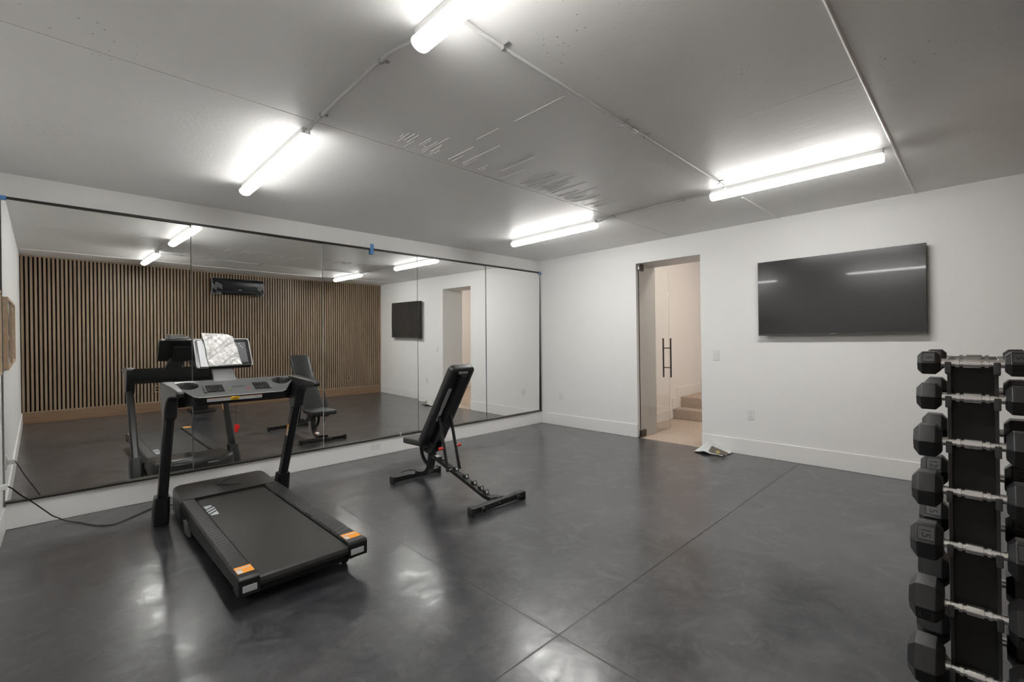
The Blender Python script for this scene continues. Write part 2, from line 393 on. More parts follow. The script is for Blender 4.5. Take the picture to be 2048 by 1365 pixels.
# ================================================================== mirrors
PAN = [(-6.118, -4.925, -.0136, .0157, -5.5), (-4.921, -3.690, -.0117, .0190, -4.3), (-3.686, -2.443, -.0113, -.0015, -3.06), (-2.439, -1.240, -.0094, .0100, -1.84), (-1.236, -.032, -.0100, .0060, -.6)]
MZ0, MZ1 = .214, 2.528
labs = ['leftmost tall mirror panel, reaching the left wall', 'tall mirror panel directly behind the treadmill console, second from the left',
        'middle mirror panel between treadmill and weight bench, showing the slatted wall corner', 'tall mirror panel behind the top of the weight bench, reflecting the doorway',
        'rightmost narrow-looking mirror panel beside the room corner']
for (x0, x1, T, Sx, cx), lb in zip(PAN, labs):
    def fy(x, z): return -.028 + Sx * (x - cx) + T * (z - 1.36)
    b = MB(); fr = [(x0, fy(x0, MZ0), MZ0), (x1, fy(x1, MZ0), MZ0), (x1, fy(x1, MZ1), MZ1), (x0, fy(x0, MZ1), MZ1)]
    bk = [(p[0], min(p[1] + .006, -.001), p[2]) for p in fr]
    b.add(fr + bk, [(0, 1, 2, 3)], 0); b.add(fr + bk, [(5, 4, 7, 6), (1, 5, 6, 2), (4, 0, 3, 7), (3, 2, 6, 7), (4, 5, 1, 0)], 1)
    me = bpy.data.meshes.new('wall_mirror'); me.from_pydata(b.v[:8], [], [(0, 1, 2, 3), (5, 4, 7, 6), (1, 5, 6, 2), (4, 0, 3, 7), (3, 2, 6, 7), (4, 5, 1, 0)])
    me.materials.append(MIRROR); me.materials.append(GLASSEDGE)
    for i, f in enumerate(me.polygons): f.material_index = 0 if i == 0 else 1
    o = bpy.data.objects.new('wall_mirror', me); COL.objects.link(o); tag(o, lb, 'mirror', 'mirror panels on the front wall')
t = thing('mirror_trim', 'thin black channel trim framing the row of wall mirrors', 'trim', (-3, 0, .2))
b = MB(); b.box(-6.122, -.028, -.052, 0, .2, .2135); b.build('bottom_channel', BLKALU, t)
b = MB(); b.box(-6.122, -.028, -.060, 0, 2.5285, 2.548); b.build('top_channel', BLKALU, t)
b = MB(); b.box(-.0315, -.026, -.037, 0, .2, 2.548); b.build('side_channel', BLKALU, t)
def tape(boxes, lb):
    b = MB()
    for q in boxes: b.box(*q)
    tag(b.build('tape_strip', BLUE), lb, 'tape', 'blue tape on the mirror edge')
tape([(-3.115, -3.07, -.0625, -.0605, 2.475, 2.60)], 'blue tape strip stuck across the top edge of the mirrors, mid wall')
tape([(-6.128, -6.09, -.0625, -.0605, 2.52, 2.552)], 'blue tape scrap at the top left corner of the mirrors')
tape([(-.085, -.022, -.0625, -.0605, 2.528, 2.551), (-.040, -.022, -.0625, -.0605, 2.50, 2.528)], 'blue tape corner piece at the top right corner of the mirrors')
b = MB(); b.box(-2.735, -2.722, -.058, -.0525, .202, .245); tag(b.build('mirror_clip', WHITEPL, bevel=.002), 'tiny white clip on the bottom mirror channel left of the weight bench', 'clip')

# ================================================================== wall plates
def plate(name, lb, cat, c, ex, ez, n, w, h, kind='outlet', mp=WHITEPL, mi=WHITEPL, group=None):
    c = Vector(c); ex, ez, n = Vector(ex), Vector(ez), Vector(n)
    t = thing(name, lb, cat, c, group)
    b = MB(); b.obox(c + n * .003, ex * w / 2, ez * h / 2, n * .003); b.build('cover_plate', mp, t, bevel=.002)
    if kind == 'outlet':
        for s in (-1, 1):
            b = MB(); b.obox(c + n * .007 + ez * s * h * .19, ex * w * .25, ez * h * .13, n * .0012, 0)
            for q in (-1, 1): b.obox(c + n * .0084 + ez * s * h * .19 + ex * q * w * .09, ex * .001, ez * .0045, n * .0003, 1)
            b.build('socket', [mi, DARKTX], t)
    elif kind == 'switch':
        b = MB(); b.obox(c + n * .007, ex * w * .24, ez * h * .3, n * .002); b.build('rocker', mi, t, bevel=.001)
    return t
X, Y, Z = Vector((1, 0, 0)), Vector((0, 1, 0)), Vector((0, 0, 1))
plate('light_switch', 'white rocker light switch on the wall between glass door and television', 'switch', (0, -2.946, 1.179), Y, Z, -X, .078, .125, 'switch')
plate('wall_outlet', 'white wall outlet low below the left end of the television', 'outlet', (0, -3.336, .482), Y, Z, -X, .075, .12)
plate('wall_outlet', 'white wall outlet near the room corner, beside the mirror end', 'outlet', (0, -.443, .478), Y, Z, -X, .075, .12)
plate('wall_outlet', 'white sideways outlet set in the white base strip under the mirrors', 'outlet', (-3.06, -.03, .118), Z, X, -Y, .072, .125)
plate('wall_outlet', 'dark outlet in a walnut surround on the slatted wall, right part', 'outlet', (-.865, -W + .002, .405), X, Z, Y, .085, .13, mp=SLAT, mi=BLACKPL)
plate('wall_outlet', 'dark outlet in a walnut surround on the slatted wall, seen past the treadmill post', 'outlet', (-4.385, -W + .002, .43), X, Z, Y, .085, .13, mp=SLAT, mi=BLACKPL)
# socket with a white plug on the left wall, feeding the treadmill
plate('wall_outlet', 'white wall outlet on the left wall holding the treadmill plug', 'outlet', (-L, -.50, .425), Y, Z, X, .075, .12)
t = thing('power_cord', 'black power cord running along the floor from treadmill to left wall', 'cord', (-5.5, -.45, 0))
pts = [(-5.06, -.372, .05), (-5.13, -.345, .015), (-5.257, -.282, .006), (-5.386, -.404, .006), (-5.483, -.478, .006), (-5.53, -.50, .006), (-5.60, -.46, .006), (-5.655, -.372, .006), (-5.70, -.27, .006), (-5.745, -.20, .006), (-5.79, -.145, .012), (-5.83, -.10, .032), (-5.865, -.105, .062), (-5.904, -.15, .124), (-5.973, -.27, .244), (-6.023, -.37, .328), (-6.056, -.44, .395), (-6.075, -.49, .425)]
def spline(pts, n=6):
    P = [Vector(p) for p in pts]; P = [P[0] * 2 - P[1]] + P + [P[-1] * 2 - P[-2]]; out = []
    for i in range(1, len(P) - 2):
        for k in range(n):
            t_ = k / n; a, b_, c, d = P[i - 1], P[i], P[i + 1], P[i + 2]
            out.append(.5 * ((2 * b_) + (c - a) * t_ + (2 * a - 5 * b_ + 4 * c - d) * t_ ** 2 + (3 * b_ - a - 3 * c + d) * t_ ** 3))
    return out + [P[-2]]
b = MB(); b.tube(spline(pts), .0045, 8); b.build('cable', BLACKPL, t, smooth=True)
b = MB(); b.obox((-6.098, -.50, .425), (.024, 0, 0), (0, .016, 0), (0, 0, .02)); b.build('plug', WHITEPL, t, bevel=.005)

# ================================================================== ceiling lights and conduit
def light(x, y0, y1, lb):
    t = thing('ceiling_light', lb, 'light', (x, (y0 + y1) / 2, H), 'LED batten lights on the ceiling')
    b = MB(); b.prism([(x - .026, H), (x + .026, H), (x + .026, H - .034), (x - .026, H - .034)], y0, y1, axis=1); b.build('housing', WHITEPL, t, bevel=.003)
    prof = [(x + .043 * math.cos(a), H - .062 - .034 * math.sin(a)) for a in [math.radians(232 - 284 * k / 20) for k in range(21)]]
    b = MB(); b.prism(prof, y0 + .012, y1 - .012, axis=1); b.build('diffuser', DIFF, t, smooth=True)
    for i, yy in enumerate((y0, y1 - .012)):
        pf = [(p[0] * 1.0 + (p[0] - x) * .04, p[1]) for p in prof]
        b = MB(); b.prism(pf, yy, yy + .012, axis=1); b.build('end_cap', nmat('end_cap_plastic', (.85, .85, .85), .4, emit=((1, .99, .97), 1.4)), t)
    return t
light(-4.685, -2.305, -.93, 'LED batten light nearer the mirrors in the left row of the ceiling')
light(-4.665, -4.80, -3.555, 'LED batten light overhead, cut off by the top of the picture')
light(-1.50, -2.235, -.90, 'smallest-looking LED batten light near the far corner of the mirrors')
light(-1.54, -4.76, -3.53, 'LED batten light on the right, nearest the television wall')
def conduit(pts, clamps, lb, r=.0095, coupl=()):
    t = thing('conduit', lb, 'pipe', pts[0], 'conduit on the ceiling')
    b = MB(); b.tube(spline(pts, 4), r, 10); b.build('pipe', PIPE, t, smooth=True)
    for (c, ax) in clamps:
        c = Vector(c); ax = Vector(ax); sd = ax.cross(Z).normalized()
        b = MB(); b.lathe([(-.008, r * 1.45), (.008, r * 1.45)], c, ax, 12); b.obox(c + sd * .022 + Z * (r - .002), sd * .018, ax * .009, Z * .0025); b.build('clamp', GALV, t, smooth=True)
    for (c, ax) in coupl:
        b = MB(); b.lathe([(-.03, r * 1.5), (.03, r * 1.5)], c, ax, 12); b.build('coupling', GALV, t, smooth=True)
    return t
zc = H - .011
conduit([(-4.685, -2.30, H - .028), (-4.685, -2.36, H - .024), (-4.685, -2.46, zc), (-4.69, -2.9, zc), (-4.69, -3.30, zc), (-4.675, -3.42, zc), (-4.665, -3.50, H - .022), (-4.665, -3.56, H - .026)],
        [((-4.69, -2.55, zc), Y), ((-4.688, -3.26, zc), Y)], 'short ceiling conduit joining the two left-row lights')
conduit([(-1.50, -2.23, H - .028), (-1.50, -2.30, H - .024), (-1.505, -2.42, zc), (-1.51, -2.9, zc), (-1.515, -3.36, zc), (-1.53, -3.46, H - .022), (-1.535, -3.54, H - .026)],
        [((-1.507, -2.48, zc), Y), ((-1.514, -3.25, zc), Y)], 'short ceiling conduit joining the two right-row lights')
conduit([(-4.62, -3.745, H - .024), (-4.55, -3.742, zc), (-4.33, -3.727, zc), (-3.18, -3.702, zc), (-2.9, -3.697, zc), (-1.72, -3.675, zc), (-1.62, -3.672, H - .022), (-1.57, -3.67, H - .03)],
        [((-4.33, -3.727, zc), X), ((-3.30, -3.705, zc), X), ((-3.02, -3.699, zc), X), ((-1.74, -3.676, zc), X)], 'long ceiling conduit crossing between the two rows of lights', coupl=[((-3.16, -3.702, zc), X)])

# ================================================================== glass door
t = thing('door_1', 'frameless clear glass door standing open into the stair hall', 'door', (.03, -1.865, 0)); t['kind'] = 'structure'
b = MB(); b.box(.03, .905, -1.871, -1.859, .015, 2.455); b.build('glass_pane', GLASS, t)
b = MB(); b.box(.034, .15, -1.882, -1.848, 2.36, 2.458); b.build('top_pivot_patch', BRONZE, t, bevel=.003)
b = MB(); b.box(.034, .17, -1.882, -1.848, .006, .10); b.box(.0, .11, -1.879, -1.846, .0, .012); b.build('bottom_pivot_patch', BRONZE, t, bevel=.003)
for s in (-1, 1):
    b = MB(); yb = -1.865 + s * .064; b.tube([(.835, yb, .80), (.835, yb, 1.40)], .012, 14)
    for z in (.95, 1.25): b.tube([(.835, -1.865 + s * .006, z), (.835, yb, z)], .008, 10)
    b.build('door_handle', BRONZE, t, smooth=True)

# ================================================================== television
t = thing('television', 'large black wall-mounted television on the right wall', 'television', (0, -4.16, 1.83))
b = MB(); b.box(-.085, -.05, -4.893, -3.457, 1.412, 2.247); b.build('casing', BLACKPL, t, bevel=.002)
b = MB()
def scr(u, v):
    y = -4.889 + 1.428 * u; z = 1.432 + .811 * v; bow = .0045 * (1 - (2 * u - 1) ** 2) + .006 * (1 - (2 * v - 1) ** 2)
    return (-.0855 - bow, y, z)
b.grid(scr, 40, 24); b.build('screen', SCREEN, t, smooth=True)
b = MB(); b.box(-.092, -.085, -4.891, -3.459, 1.412, 1.428); b.build('bottom_bezel', nmat('bezel_plastic', (.06, .06, .062), .35), t, bevel=.001)
b = MB(); b.box(-.050, -.0, -4.35, -3.95, 1.65, 2.05); b.box(-.052, -.02, -4.6, -3.75, 1.5, 1.95); b.build('wall_mount', BLACKPL, t)
b = MB(); b.box(-.0935, -.092, -4.195, -4.145, 1.417, 1.4215); b.build('logo_bar', nmat('logo_grey', (.35, .35, .35), .4), t)  # plain bar added in place of a small illegible logo

# ================================================================== framed art on the left wall
def art(y0, y1, lb, seed):
    t = thing('picture_frame', lb, 'picture', (-L, (y0 + y1) / 2, 1.55), 'framed prints on the left wall')
    z0, z1 = 1.20, 1.80; d = .03; w = .022; x = -L
    b = MB(); b.box(x, x + d, y0, y0 + w, z0, z1); b.box(x, x + d, y1 - w, y1, z0, z1); b.box(x, x + d, y0 + w, y1 - w, z0, z0 + w); b.box(x, x + d, y0 + w, y1 - w, z1 - w, z1); b.build('frame', OAKFR, t)
    b = MB(); b.box(x, x + .012, y0 + w, y1 - w, z0 + w, z1 - w); b.build('mat_board', PAPER, t)
    mt = bpy.data.materials.new('abstract_print_%d' % seed); mt.use_nodes = True; k = NT(mt); bb = k.nt.nodes['Principled BSDF']
    mp = k.n('ShaderNodeMapping'); mp.inputs['Location'].default_value = (seed, seed * 2, 0); k.link(k.tc.outputs['Object'], mp.inputs[0])
    nn = k.noise(2.3, 1, .3, vec=mp.outputs[0], dist=1.5); c = k.mix(k.rng(nn, .47, .49, 0, 1), (.03, .03, .03), (.45, .42, .38)); c = k.mix(k.rng(nn, .53, .55, 0, 1), c, (.03, .03, .035))
    k.link(c, bb.inputs['Base Color'])
    b = MB(); b.box(x + .012, x + .014, y0 + .06, y1 - .06, z0 + .07, z1 - .07); b.build('print', mt, t)
art(-1.20, -.38, 'oak framed dark abstract print on the left wall, nearer the mirrors', 1)
art(-2.10, -1.28, 'oak framed dark abstract print on the left wall, farther from the mirrors', 4)

# ================================================================== air conditioner
t = thing('air_conditioner', 'black wall air conditioner on the slatted wall, still in clear film', 'air conditioner', (-3.0, -W, 2.44))
b = MB(); pf = [(-W, 2.61), (-W + .14, 2.61), (-W + .17, 2.57), (-W + .17, 2.37), (-W + .13, 2.30), (-W, 2.29)]
b.prism(pf, -3.49, -2.55, axis=0); b.build('body', nmat('gloss_black', (.012, .012, .016), .18), t, bevel=.012, seg=3)
b = MB(); b.box(-3.43, -2.58, -W + .155, -W + .174, 2.335, 2.355); b.build('louvre', BLACKPL, t, bevel=.003)
b = MB(); b.box(-3.03, -2.97, -W + .171, -W + .174, 2.385, 2.392); b.build('badge', LABEL, t)
rr = random.Random(5)
for x0, x1 in ((-3.51, -3.32), (-2.67, -2.53)):
    b = MB(); b.grid(lambda u, v: (x0 + (x1 - x0) * u, -W + .176 + .006 * math.sin(9 * u + 14 * v) - (.22 * abs(v - .5) ** 2), 2.28 + .34 * v), 10, 16); b.build('plastic_film', FILM, t, smooth=True)

# ================================================================== treadmill
t = thing('treadmill', 'black folding treadmill facing the mirrors, with touchscreen console', 'treadmill', (-4.80, -1.4, 0))
DX0, DX1 = -5.152, -4.452; DZT = .185; YR = -2.575
# side rails
for x0, x1 in ((DX0, -5.058), (-4.562, DX1)):
    b = MB(); b.prism([(x0, DZT - .012), (x0 + .010, DZT), (x1 - .006, DZT), (x1, DZT - .012), (x1, DZT - .06), (x0, DZT - .06)], YR + .10, -.90, axis=1); b.build('side_rail', RAIL, t, bevel=.003)
# frame skirts below the rails (deeper towards the motor)
for x0, x1 in ((DX0 + .004, DX0 + .05), (DX1 - .05, DX1 - .004)):
    b = MB(); b.prism([(-.85, .03), (-.85, DZT - .02), (YR + .06, DZT - .02), (YR + .06, .10), (-1.6, .065)], x0, x1, axis=0); b.build('frame_rail', BLACKPL, t, bevel=.004)
# rear end caps
for x0, x1 in ((DX0 - .002, -5.052), (-4.568, DX1 + .002)):
    b = MB(); b.prism([(YR + .11, DZT + .003), (YR + .012, DZT + .002), (YR, DZT - .012), (YR + .004, .092), (YR + .05, .085), (YR + .11, .09)], x0, x1, axis=0); b.build('end_cap', BLACKPL, t, bevel=.006, seg=3)
# motor hood
def hoodsec(y):
    """half width and top height of the hood at y"""
    u = (y + .90) / .50
    hw = .352 * (1 - .10 * max(0, u - .75) ** 2 * 10) if u > .75 else .352
    return hw, .187 + .022 * math.sin(min(1, u) * PI * .55)
rings = []
cxh = (DX0 + DX1) / 2
for k in range(15):
    y = -.90 + .50 * k / 14; hw, zt = hoodsec(y); e = 1 - max(0, (k - 10) / 4) ** 2.4 * .38; drop = max(0, (k - 11) / 3) ** 2 * .03
    zt -= drop; zb = .03; r = .03; pts = []
    for sx in (1, -1):
        q = [(sx * hw * e, zb), (sx * hw * e, zt - r), (sx * (hw * e - r * .3), zt - r * .3), (sx * (hw * e - r), zt)]
        pts += q if sx == 1 else q[::-1]
    # order: right bottom -> right top -> left top -> left bottom
    rings.append([(cxh + p[0], y, p[1]) for p in pts])
b = MB(); b.loft(rings); b.build('motor_hood', DARKPL, t, smooth=True, angle=50)
# thin oval swoosh mark moulded in the hood
b = MB()
arc = [(-4.77, -.80), (-4.84, -.75), (-4.865, -.68), (-4.86, -.60), (-4.83, -.58)]
arc2 = [(-4.71, -.56), (-4.78, -.60), (-4.84, -.66), (-4.84, -.72), (-4.76, -.80), (-4.71, -.82)]
for a in (arc, arc2):
    sp = spline([(p[0], p[1], .2080) for p in a], 5); b.tube(sp, [.0045 * math.sin(PI * (i + 1) / (len(sp) + 1)) + .0008 for i in range(len(sp))], 6)
b.build('hood_emblem', BLACKPL, t, smooth=True)
# belt with rear roller
b = MB(); b.prism([(-.88, .168), (YR + .035, .168), (YR + .012, .160), (YR + .004, .140), (YR + .012, .118), (YR + .04, .108), (-.88, .108)], -5.052, -4.568, axis=0)
belt = b.build('running_belt', nmat('belt_black', (.023, .023, .022), .5, bump=(700, .35, .0008)), t, bevel=.003)
b = MB(); zz = .1685
for poly in ([(-5.046, -1.128), (-4.996, -1.118), (-4.990, -1.150), (-5.040, -1.203)], [(-5.046, -1.243), (-4.988, -1.176), (-4.985, -1.208), (-5.044, -1.276)],
             [(-5.046, -1.296), (-4.986, -1.238), (-4.986, -1.270), (-5.043, -1.326)], [(-5.043, -1.350), (-4.990, -1.296), (-4.993, -1.370)]):
    pass
for poly in ([(-5.045, -1.120), (-4.995, -1.112), (-4.992, -1.150), (-5.041, -1.205)], [(-5.047, -1.232), (-4.985, -1.172), (-4.985, -1.203), (-5.046, -1.265)],
             [(-5.046, -1.290), (-4.986, -1.232), (-4.987, -1.263), (-5.045, -1.322)], [(-5.043, -1.348), (-4.989, -1.292), (-4.992, -1.372), (-5.038, -1.368)]):
    b.prism(poly, zz, zz + .0006, axis=2)
b.build('belt_logo', nmat('print_white', (.62, .66, .70), .5), t)
# under-deck, wheels
b = MB(); b.box(-5.10, -4.50, YR + .08, -.5, .055, .10); b.build('underframe', BLACKPL, t)
for x in (-5.075, -4.525):
    b = MB(); b.lathe([(-.012, .035), (.012, .035)], (x, YR + .17, .036), X, 18); b.build('rear_foot_wheel', RUBBER, t, smooth=True)
b = MB(); b.prism([(-1.30, .03), (-1.22, .10), (-1.10, .10), (-1.16, .02)], -5.168, -5.146, axis=0); b.build('fold_latch', nmat('latch_grey', (.10, .10, .095), .4), t, bevel=.004)
# warning labels on the caps and rails
for x0, x1 in ((-5.142, -5.062), (-4.558, -4.462)):
    b = MB(); b.box(x0, x1, -2.515, -2.425, DZT + .0035, DZT + .0045, 0); b.box(x0 + .004, x1 - .006, -2.455, -2.445, DZT + .0045, DZT + .0049, 1); b.box(x0 + .002, x0 + .026, -2.512, -2.468, DZT + .0045, DZT + .0049, 1)
    b.build('warning_label', [ORANGE, LABEL], t)
for x0, x1 in ((-5.135, -5.068), (-4.556, -4.475)):
    b = MB(); b.box(x0, x1, YR - .0015, YR + .003, .112, .145, 0)
    for k in range(3): b.box(x0 + .004, x1 - .004, YR - .002, YR - .0014, .117 + .009 * k, .120 + .009 * k, 1)
    b.build('serial_label', [LABEL, nmat('label_grey', (.28, .3, .32), .5)], t)
for q in ((-4.72, -4.62, -.402, -.3985, .165, .176), (-5.0, -4.80, -.39, -.385, .07, .085)):
    b = MB(); b.box(*q); b.build('hood_label', LABEL, t)
# uprights
UXL, UXR = (-5.286, -5.224), (-4.418, -4.356)
for (x0, x1) in (UXL, UXR):
    xm = (x0 + x1) / 2; out = -1 if xm < -4.8 else 1
    b = MB(); b.rtube([(xm, -.765, .10), (xm, -.835, .235), (xm, -1.195, .885), (xm, -1.215, .915)], .062, .085, side=(1, 0, 0), c=.45); b.build('upright', STEELBK, t, smooth=True)
    b = MB(); s = out * .008
    b.loft([[(xm + a + s * .5, -.775 + c * 1.05 + .045, 0.004) for a, c in rrect(.098, .15, .02)], [(xm + a + s * .5, -.79 + c + .02, .10) for a, c in rrect(.100, .15, .02)],
            [(xm + a + s * .3, -.825 + c, .235) for a, c in rrect(.092, .125, .02)]]); b.build('foot_cover', BLACKPL, t, smooth=True, angle=40)
    # moulded arm, elbow and hand grip
    poly = [(-1.085, 1.112), (-1.12, 1.128), (-1.20, 1.126), (-1.40, 1.116), (-1.60, 1.104), (-1.655, 1.096), (-1.672, 1.08), (-1.655, 1.062), (-1.60, 1.052), (-1.46, 1.044), (-1.38, 1.030), (-1.325, .995), (-1.285, .94), (-1.262, .875), (-1.165, .845), (-1.135, .90), (-1.115, .97), (-1.085, 1.03)]
    wd = []
    x_in = xm - out * .040; x_out = xm + out * .036
    b = MB()
    # slight taper of the grip towards its end
    def sec(f): return [(x_in if f == 0 else x_out, p[0], p[1]) for p in poly]
    b.loft([sec(0), sec(1)]); b.v = [(xm + (v[0] - xm) * (1 - .42 * min(1, max(0, (-1.28 - v[1]) / .25))), v[1], v[2]) for v in b.v]; b.build('arm_grip', DARKPL, t, bevel=.017, seg=4)
b = MB(); b.obox((UXR[0] - .0012, -1.065, .655), (.001, 0, 0), (0, .014, .008), (0, -.028, .050), 0)
b.obox((UXR[0] - .0026, -1.073, .640), (.0006, 0, 0), (0, .013, .007), (0, -.017, .030), 1); b.build('upright_label', [ORANGE, LABEL], t)
# console tray: height field with two cup wells
CX0, CX1 = -5.235, -4.405
def tray(u, v):
    x = CX0 + (CX1 - CX0) * u
    e = min(1, min(u, 1 - u) / .16); e = e * e * (3 - 2 * e)
    yb = -1.085; yf = -1.205 - .135 * e
    y = yb + (yf - yb) * v
    z = 1.122 - (.030 + .075 * e) * v ** 1.15
    for cx_, ax_ in ((-5.145, .072), (-4.495, .072)):
        d = math.hypot((x - cx_) / ax_, (y + 1.168) / .058)
        if d < 1: z -= .065 * min(1, (1 - d) * 9)
    return (x, y, z)
b = MB(); NU, NV = 180, 48; b.grid(tray, NU, NV)
for i, f in enumerate(b.f):
    zc_ = sum(b.v[k][2] for k in f) / 4; yc = sum(b.v[k][1] for k in f) / 4; u = sum((b.v[k][0] - CX0) / (CX1 - CX0) for k in f) / 4
    e = min(1, min(u, 1 - u) / .16); e = e * e * (3 - 2 * e); v = (-1.085 - yc) / (.12 + .135 * e); zz_ = 1.122 - (.030 + .075 * e) * max(0, v) ** 1.15
    if zc_ < zz_ - .008: b.m[i] = 1
# lip down to the underside and back
o = b.build('console_tray', [GREYPL, BLACKPL], t, smooth=True)
# beam under the tray (follows its outline)
rings = []
for k in range(25):
    u = k / 24; x = CX0 + (CX1 - CX0) * u; e = min(1, min(u, 1 - u) / .16); e = e * e * (3 - 2 * e)
    yf = -1.205 - .135 * e; zf = 1.122 - (.030 + .075 * e)
    rings.append([(x, -1.083, 1.121), (x, yf, zf - .002), (x, yf + .006, zf - .014), (x, yf + .03, .955 + .01 * (1 - e)), (x, -1.22, .945), (x, -1.14, .955), (x, -1.09, 1.0), (x, -1.078, 1.09)])
b = MB(); 
n8 = 8; vs = [v for r in rings for v in r]; fs = []
for i in range(len(rings) - 1):
    for j in range(1, n8): a = i * n8 + j; c = i * n8 + (j + 1) % n8; fs.append((a, c, c + n8, a + n8))
b.add(vs, fs); b.build('console_beam', BLACKPL, t, smooth=True)
# silver edge line along the front of the tray
b = MB(); b.tube([(r[1][0], r[1][1] - .001, r[1][2] + .001) for r in rings[3:-3]], .0035, 8); b.build('tray_edge', nmat('satin_grey', (.33, .33, .33), .3, .2), t, smooth=True)
def on_tray(x, y, lift=.0):
    u = (x - CX0) / (CX1 - CX0); e = min(1, min(u, 1 - u) / .16); e = e * e * (3 - 2 * e); v = (-1.085 - y) / (.12 + .135 * e)
    return Vector((x, y, 1.122 - (.030 + .075 * e) * max(0, v) ** 1.15 + lift))
# button pads with raised bolsters
for xa, xb, side in ((-5.035, -4.925, -1), (-4.72, -4.62, 1)):
    b = MB(); b.add([on_tray(xa, -1.285, .003), on_tray(xb, -1.285, .003), on_tray(xb, -1.185, .003), on_tray(xa, -1.185, .003)], [(0, 1, 2, 3)]); b.build('button_pad', BLACKGL, t, solid=.002)
    for r_, (yy, n_) in enumerate(((-1.205, 4), (-1.262, 3))):
        for k in range(n_):
            x = xa + (xb - xa) * (k + .7 - .2 * r_ + .1) / (n_ + .1 if r_ == 0 else n_ + .05); p = on_tray(x - .008, yy, .0046); b = MB()
            if r_ == 0: b.lathe([(0, .0040), (.0004, .0040)], p, Z, 8)
            else: b.obox(p, (.0085 if k != 1 else .005, 0, 0), (0, .0055, -.002), (0, 0, .0003))
            b.build('button', nmat('button_white', (.7, .7, .72), .4), t)
    xe = xa - .012 if side < 0 else xb + .012
    b = MB(); b.tube([on_tray(xe, -1.19, .0), on_tray(xe, -1.23, .006), on_tray(xe, -1.29, .002)], [.008, .011, .008], 10); b.build('pad_bolster', GREYPL, t, smooth=True)
for x, cm, nm in ((-4.885, (.20, .42, .06), 'start_ring'), (-4.765, (.6, .05, .07), 'stop_ring')):
    b = MB(); c = on_tray(x, -1.262, .002)
    b.tube([c + Vector((.013 * math.cos(a), .009 * math.sin(a), .003 * math.sin(a))) for a in [2 * PI * k / 16 for k in range(17)]], .0012, 6, cap=False)
    b.obox(c, (.003, 0, 0), (0, .002, .0006), (0, 0, .0006)); b.build(nm, nmat(nm + '_paint', cm, .4), t, smooth=True)
b = MB(); c = on_tray(-4.826, -1.222, .001); b.obox(c, (.040, 0, 0), (0, .002, 0), (0, 0, .0015)); b.build('display_slot', BLACKPL, t)
# warning strip along the front of the beam, key and lanyard
b = MB()
b.obox((-4.975, -1.336, .992), (.075, 0, 0), (0, .004, -.012), (0, -.0012, -.0003), 0); b.obox((-4.975, -1.339, 1.002), (.075, 0, 0), (0, .0012, -.003), (0, -.0014, -.0003), 1)
b.obox((-4.768, -1.336, .992), (.080, 0, 0), (0, .004, -.012), (0, -.0012, -.0003), 0); b.obox((-4.768, -1.339, 1.002), (.080, 0, 0), (0, .0012, -.003), (0, -.0014, -.0003), 1)
b.build('warning_strip', [LABEL, ORANGE], t)
b = MB(); b.obox((-4.873, -1.340, .994), (.028, 0, 0), (0, .004, -.012), (0, -.004, -.0012)); b.build('key_socket', YELLOW, t, bevel=.003)
b = MB(); b.obox((-4.873, -1.3455, .994), (.018, 0, 0), (0, .0008, -.003), (0, -.001, -.0003)); b.build('key_slot', nmat('slot_brown', (.25, .09, .01), .5), t)
t2 = thing('safety_key', 'red safety clip hanging on a thin black cord under the treadmill console', 'key', (-4.868, -1.34, .95))
b = MB(); b.tube(spline([(-4.873, -1.346, .982), (-4.870, -1.345, .93), (-4.869, -1.344, .86), (-4.867, -1.344, .80)], 4), .0013, 6)
b.tube(spline([(-4.905, -1.344, .90), (-4.88, -1.344, .893), (-4.868, -1.344, .890), (-4.85, -1.344, .874)], 4), .0022, 6); b.build('cord', BLACKPL, t2, smooth=True)
b = MB(); b.prism([(-4.879, .798), (-4.858, .797), (-4.846, .785), (-4.847, .772), (-4.857, .760), (-4.861, .738), (-4.881, .738), (-4.884, .76)], -1.352, -1.338, axis=1); b.build('clip', RED, t2, bevel=.003)
# neck and screen
sc = Vector((-4.852, -.915, 1.327)); su = Vector((1, 0, .012)).normalized(); sv = Vector((0, .51, .86)).normalized(); sn = su.cross(sv)   # sn points away from the mirrors
b = MB(); b.rtube([(-4.885, -1.105, 1.095), (-4.885, -1.065, 1.14), (-4.880, -.995, 1.185), (-4.875, -.935, 1.225)], [.165, .150, .145, .145], [.04, .03, .03, .03], c=.3); b.build('screen_neck', nmat('neck_plastic', (.05, .05, .051), .42), t, smooth=True)
b = MB(); b.obox(sc - sn * .045 - sv * .02, su * .075, sv * .095, sn * .03); b.build('screen_bracket', BLACKPL, t, bevel=.008)
def slab(w, h, r, z0, z1, mi=0, o=sc): return [[o + a * su + c * sv + q * sn for a, c in rrect(w, h, r)] for q in (z0, z1)]
b = MB(); b.loft(slab(.392, .262, .022, -.026, -.002)); b.build('screen_case', BLACKPL, t, smooth=True, angle=40)
b = MB(); b.loft(slab(.398, .268, .024, -.004, .004)); b.build('screen_bezel', SILVER, t, bevel=.002)
b = MB(); b.loft(slab(.380, .250, .018, .004, .0052)); b.build('screen_glass', BLACKGL, t)
b = MB(); b.loft(slab(.330, .190, .003, .0052, .0056)); b.build('screen_display', nmat('display_grey', (.09, .095, .10), .16), t)
b = MB(); b.obox(sc - sv * .136 + sn * .014 + su * .03, su * .15, sn * .014, sv * .004); b.build('device_ledge', BLACKPL, t, bevel=.003)
b = MB(); 
for q in ((.12, .10), (.128, .075), (.14, .055)): b.obox(sc + su * q[0] + sv * q[1] * .8 + sn * .0062, su * .004, sv * .003, sn * .0003)
b.build('display_mark', nmat('mark_white', (.5, .5, .5), .4), t)

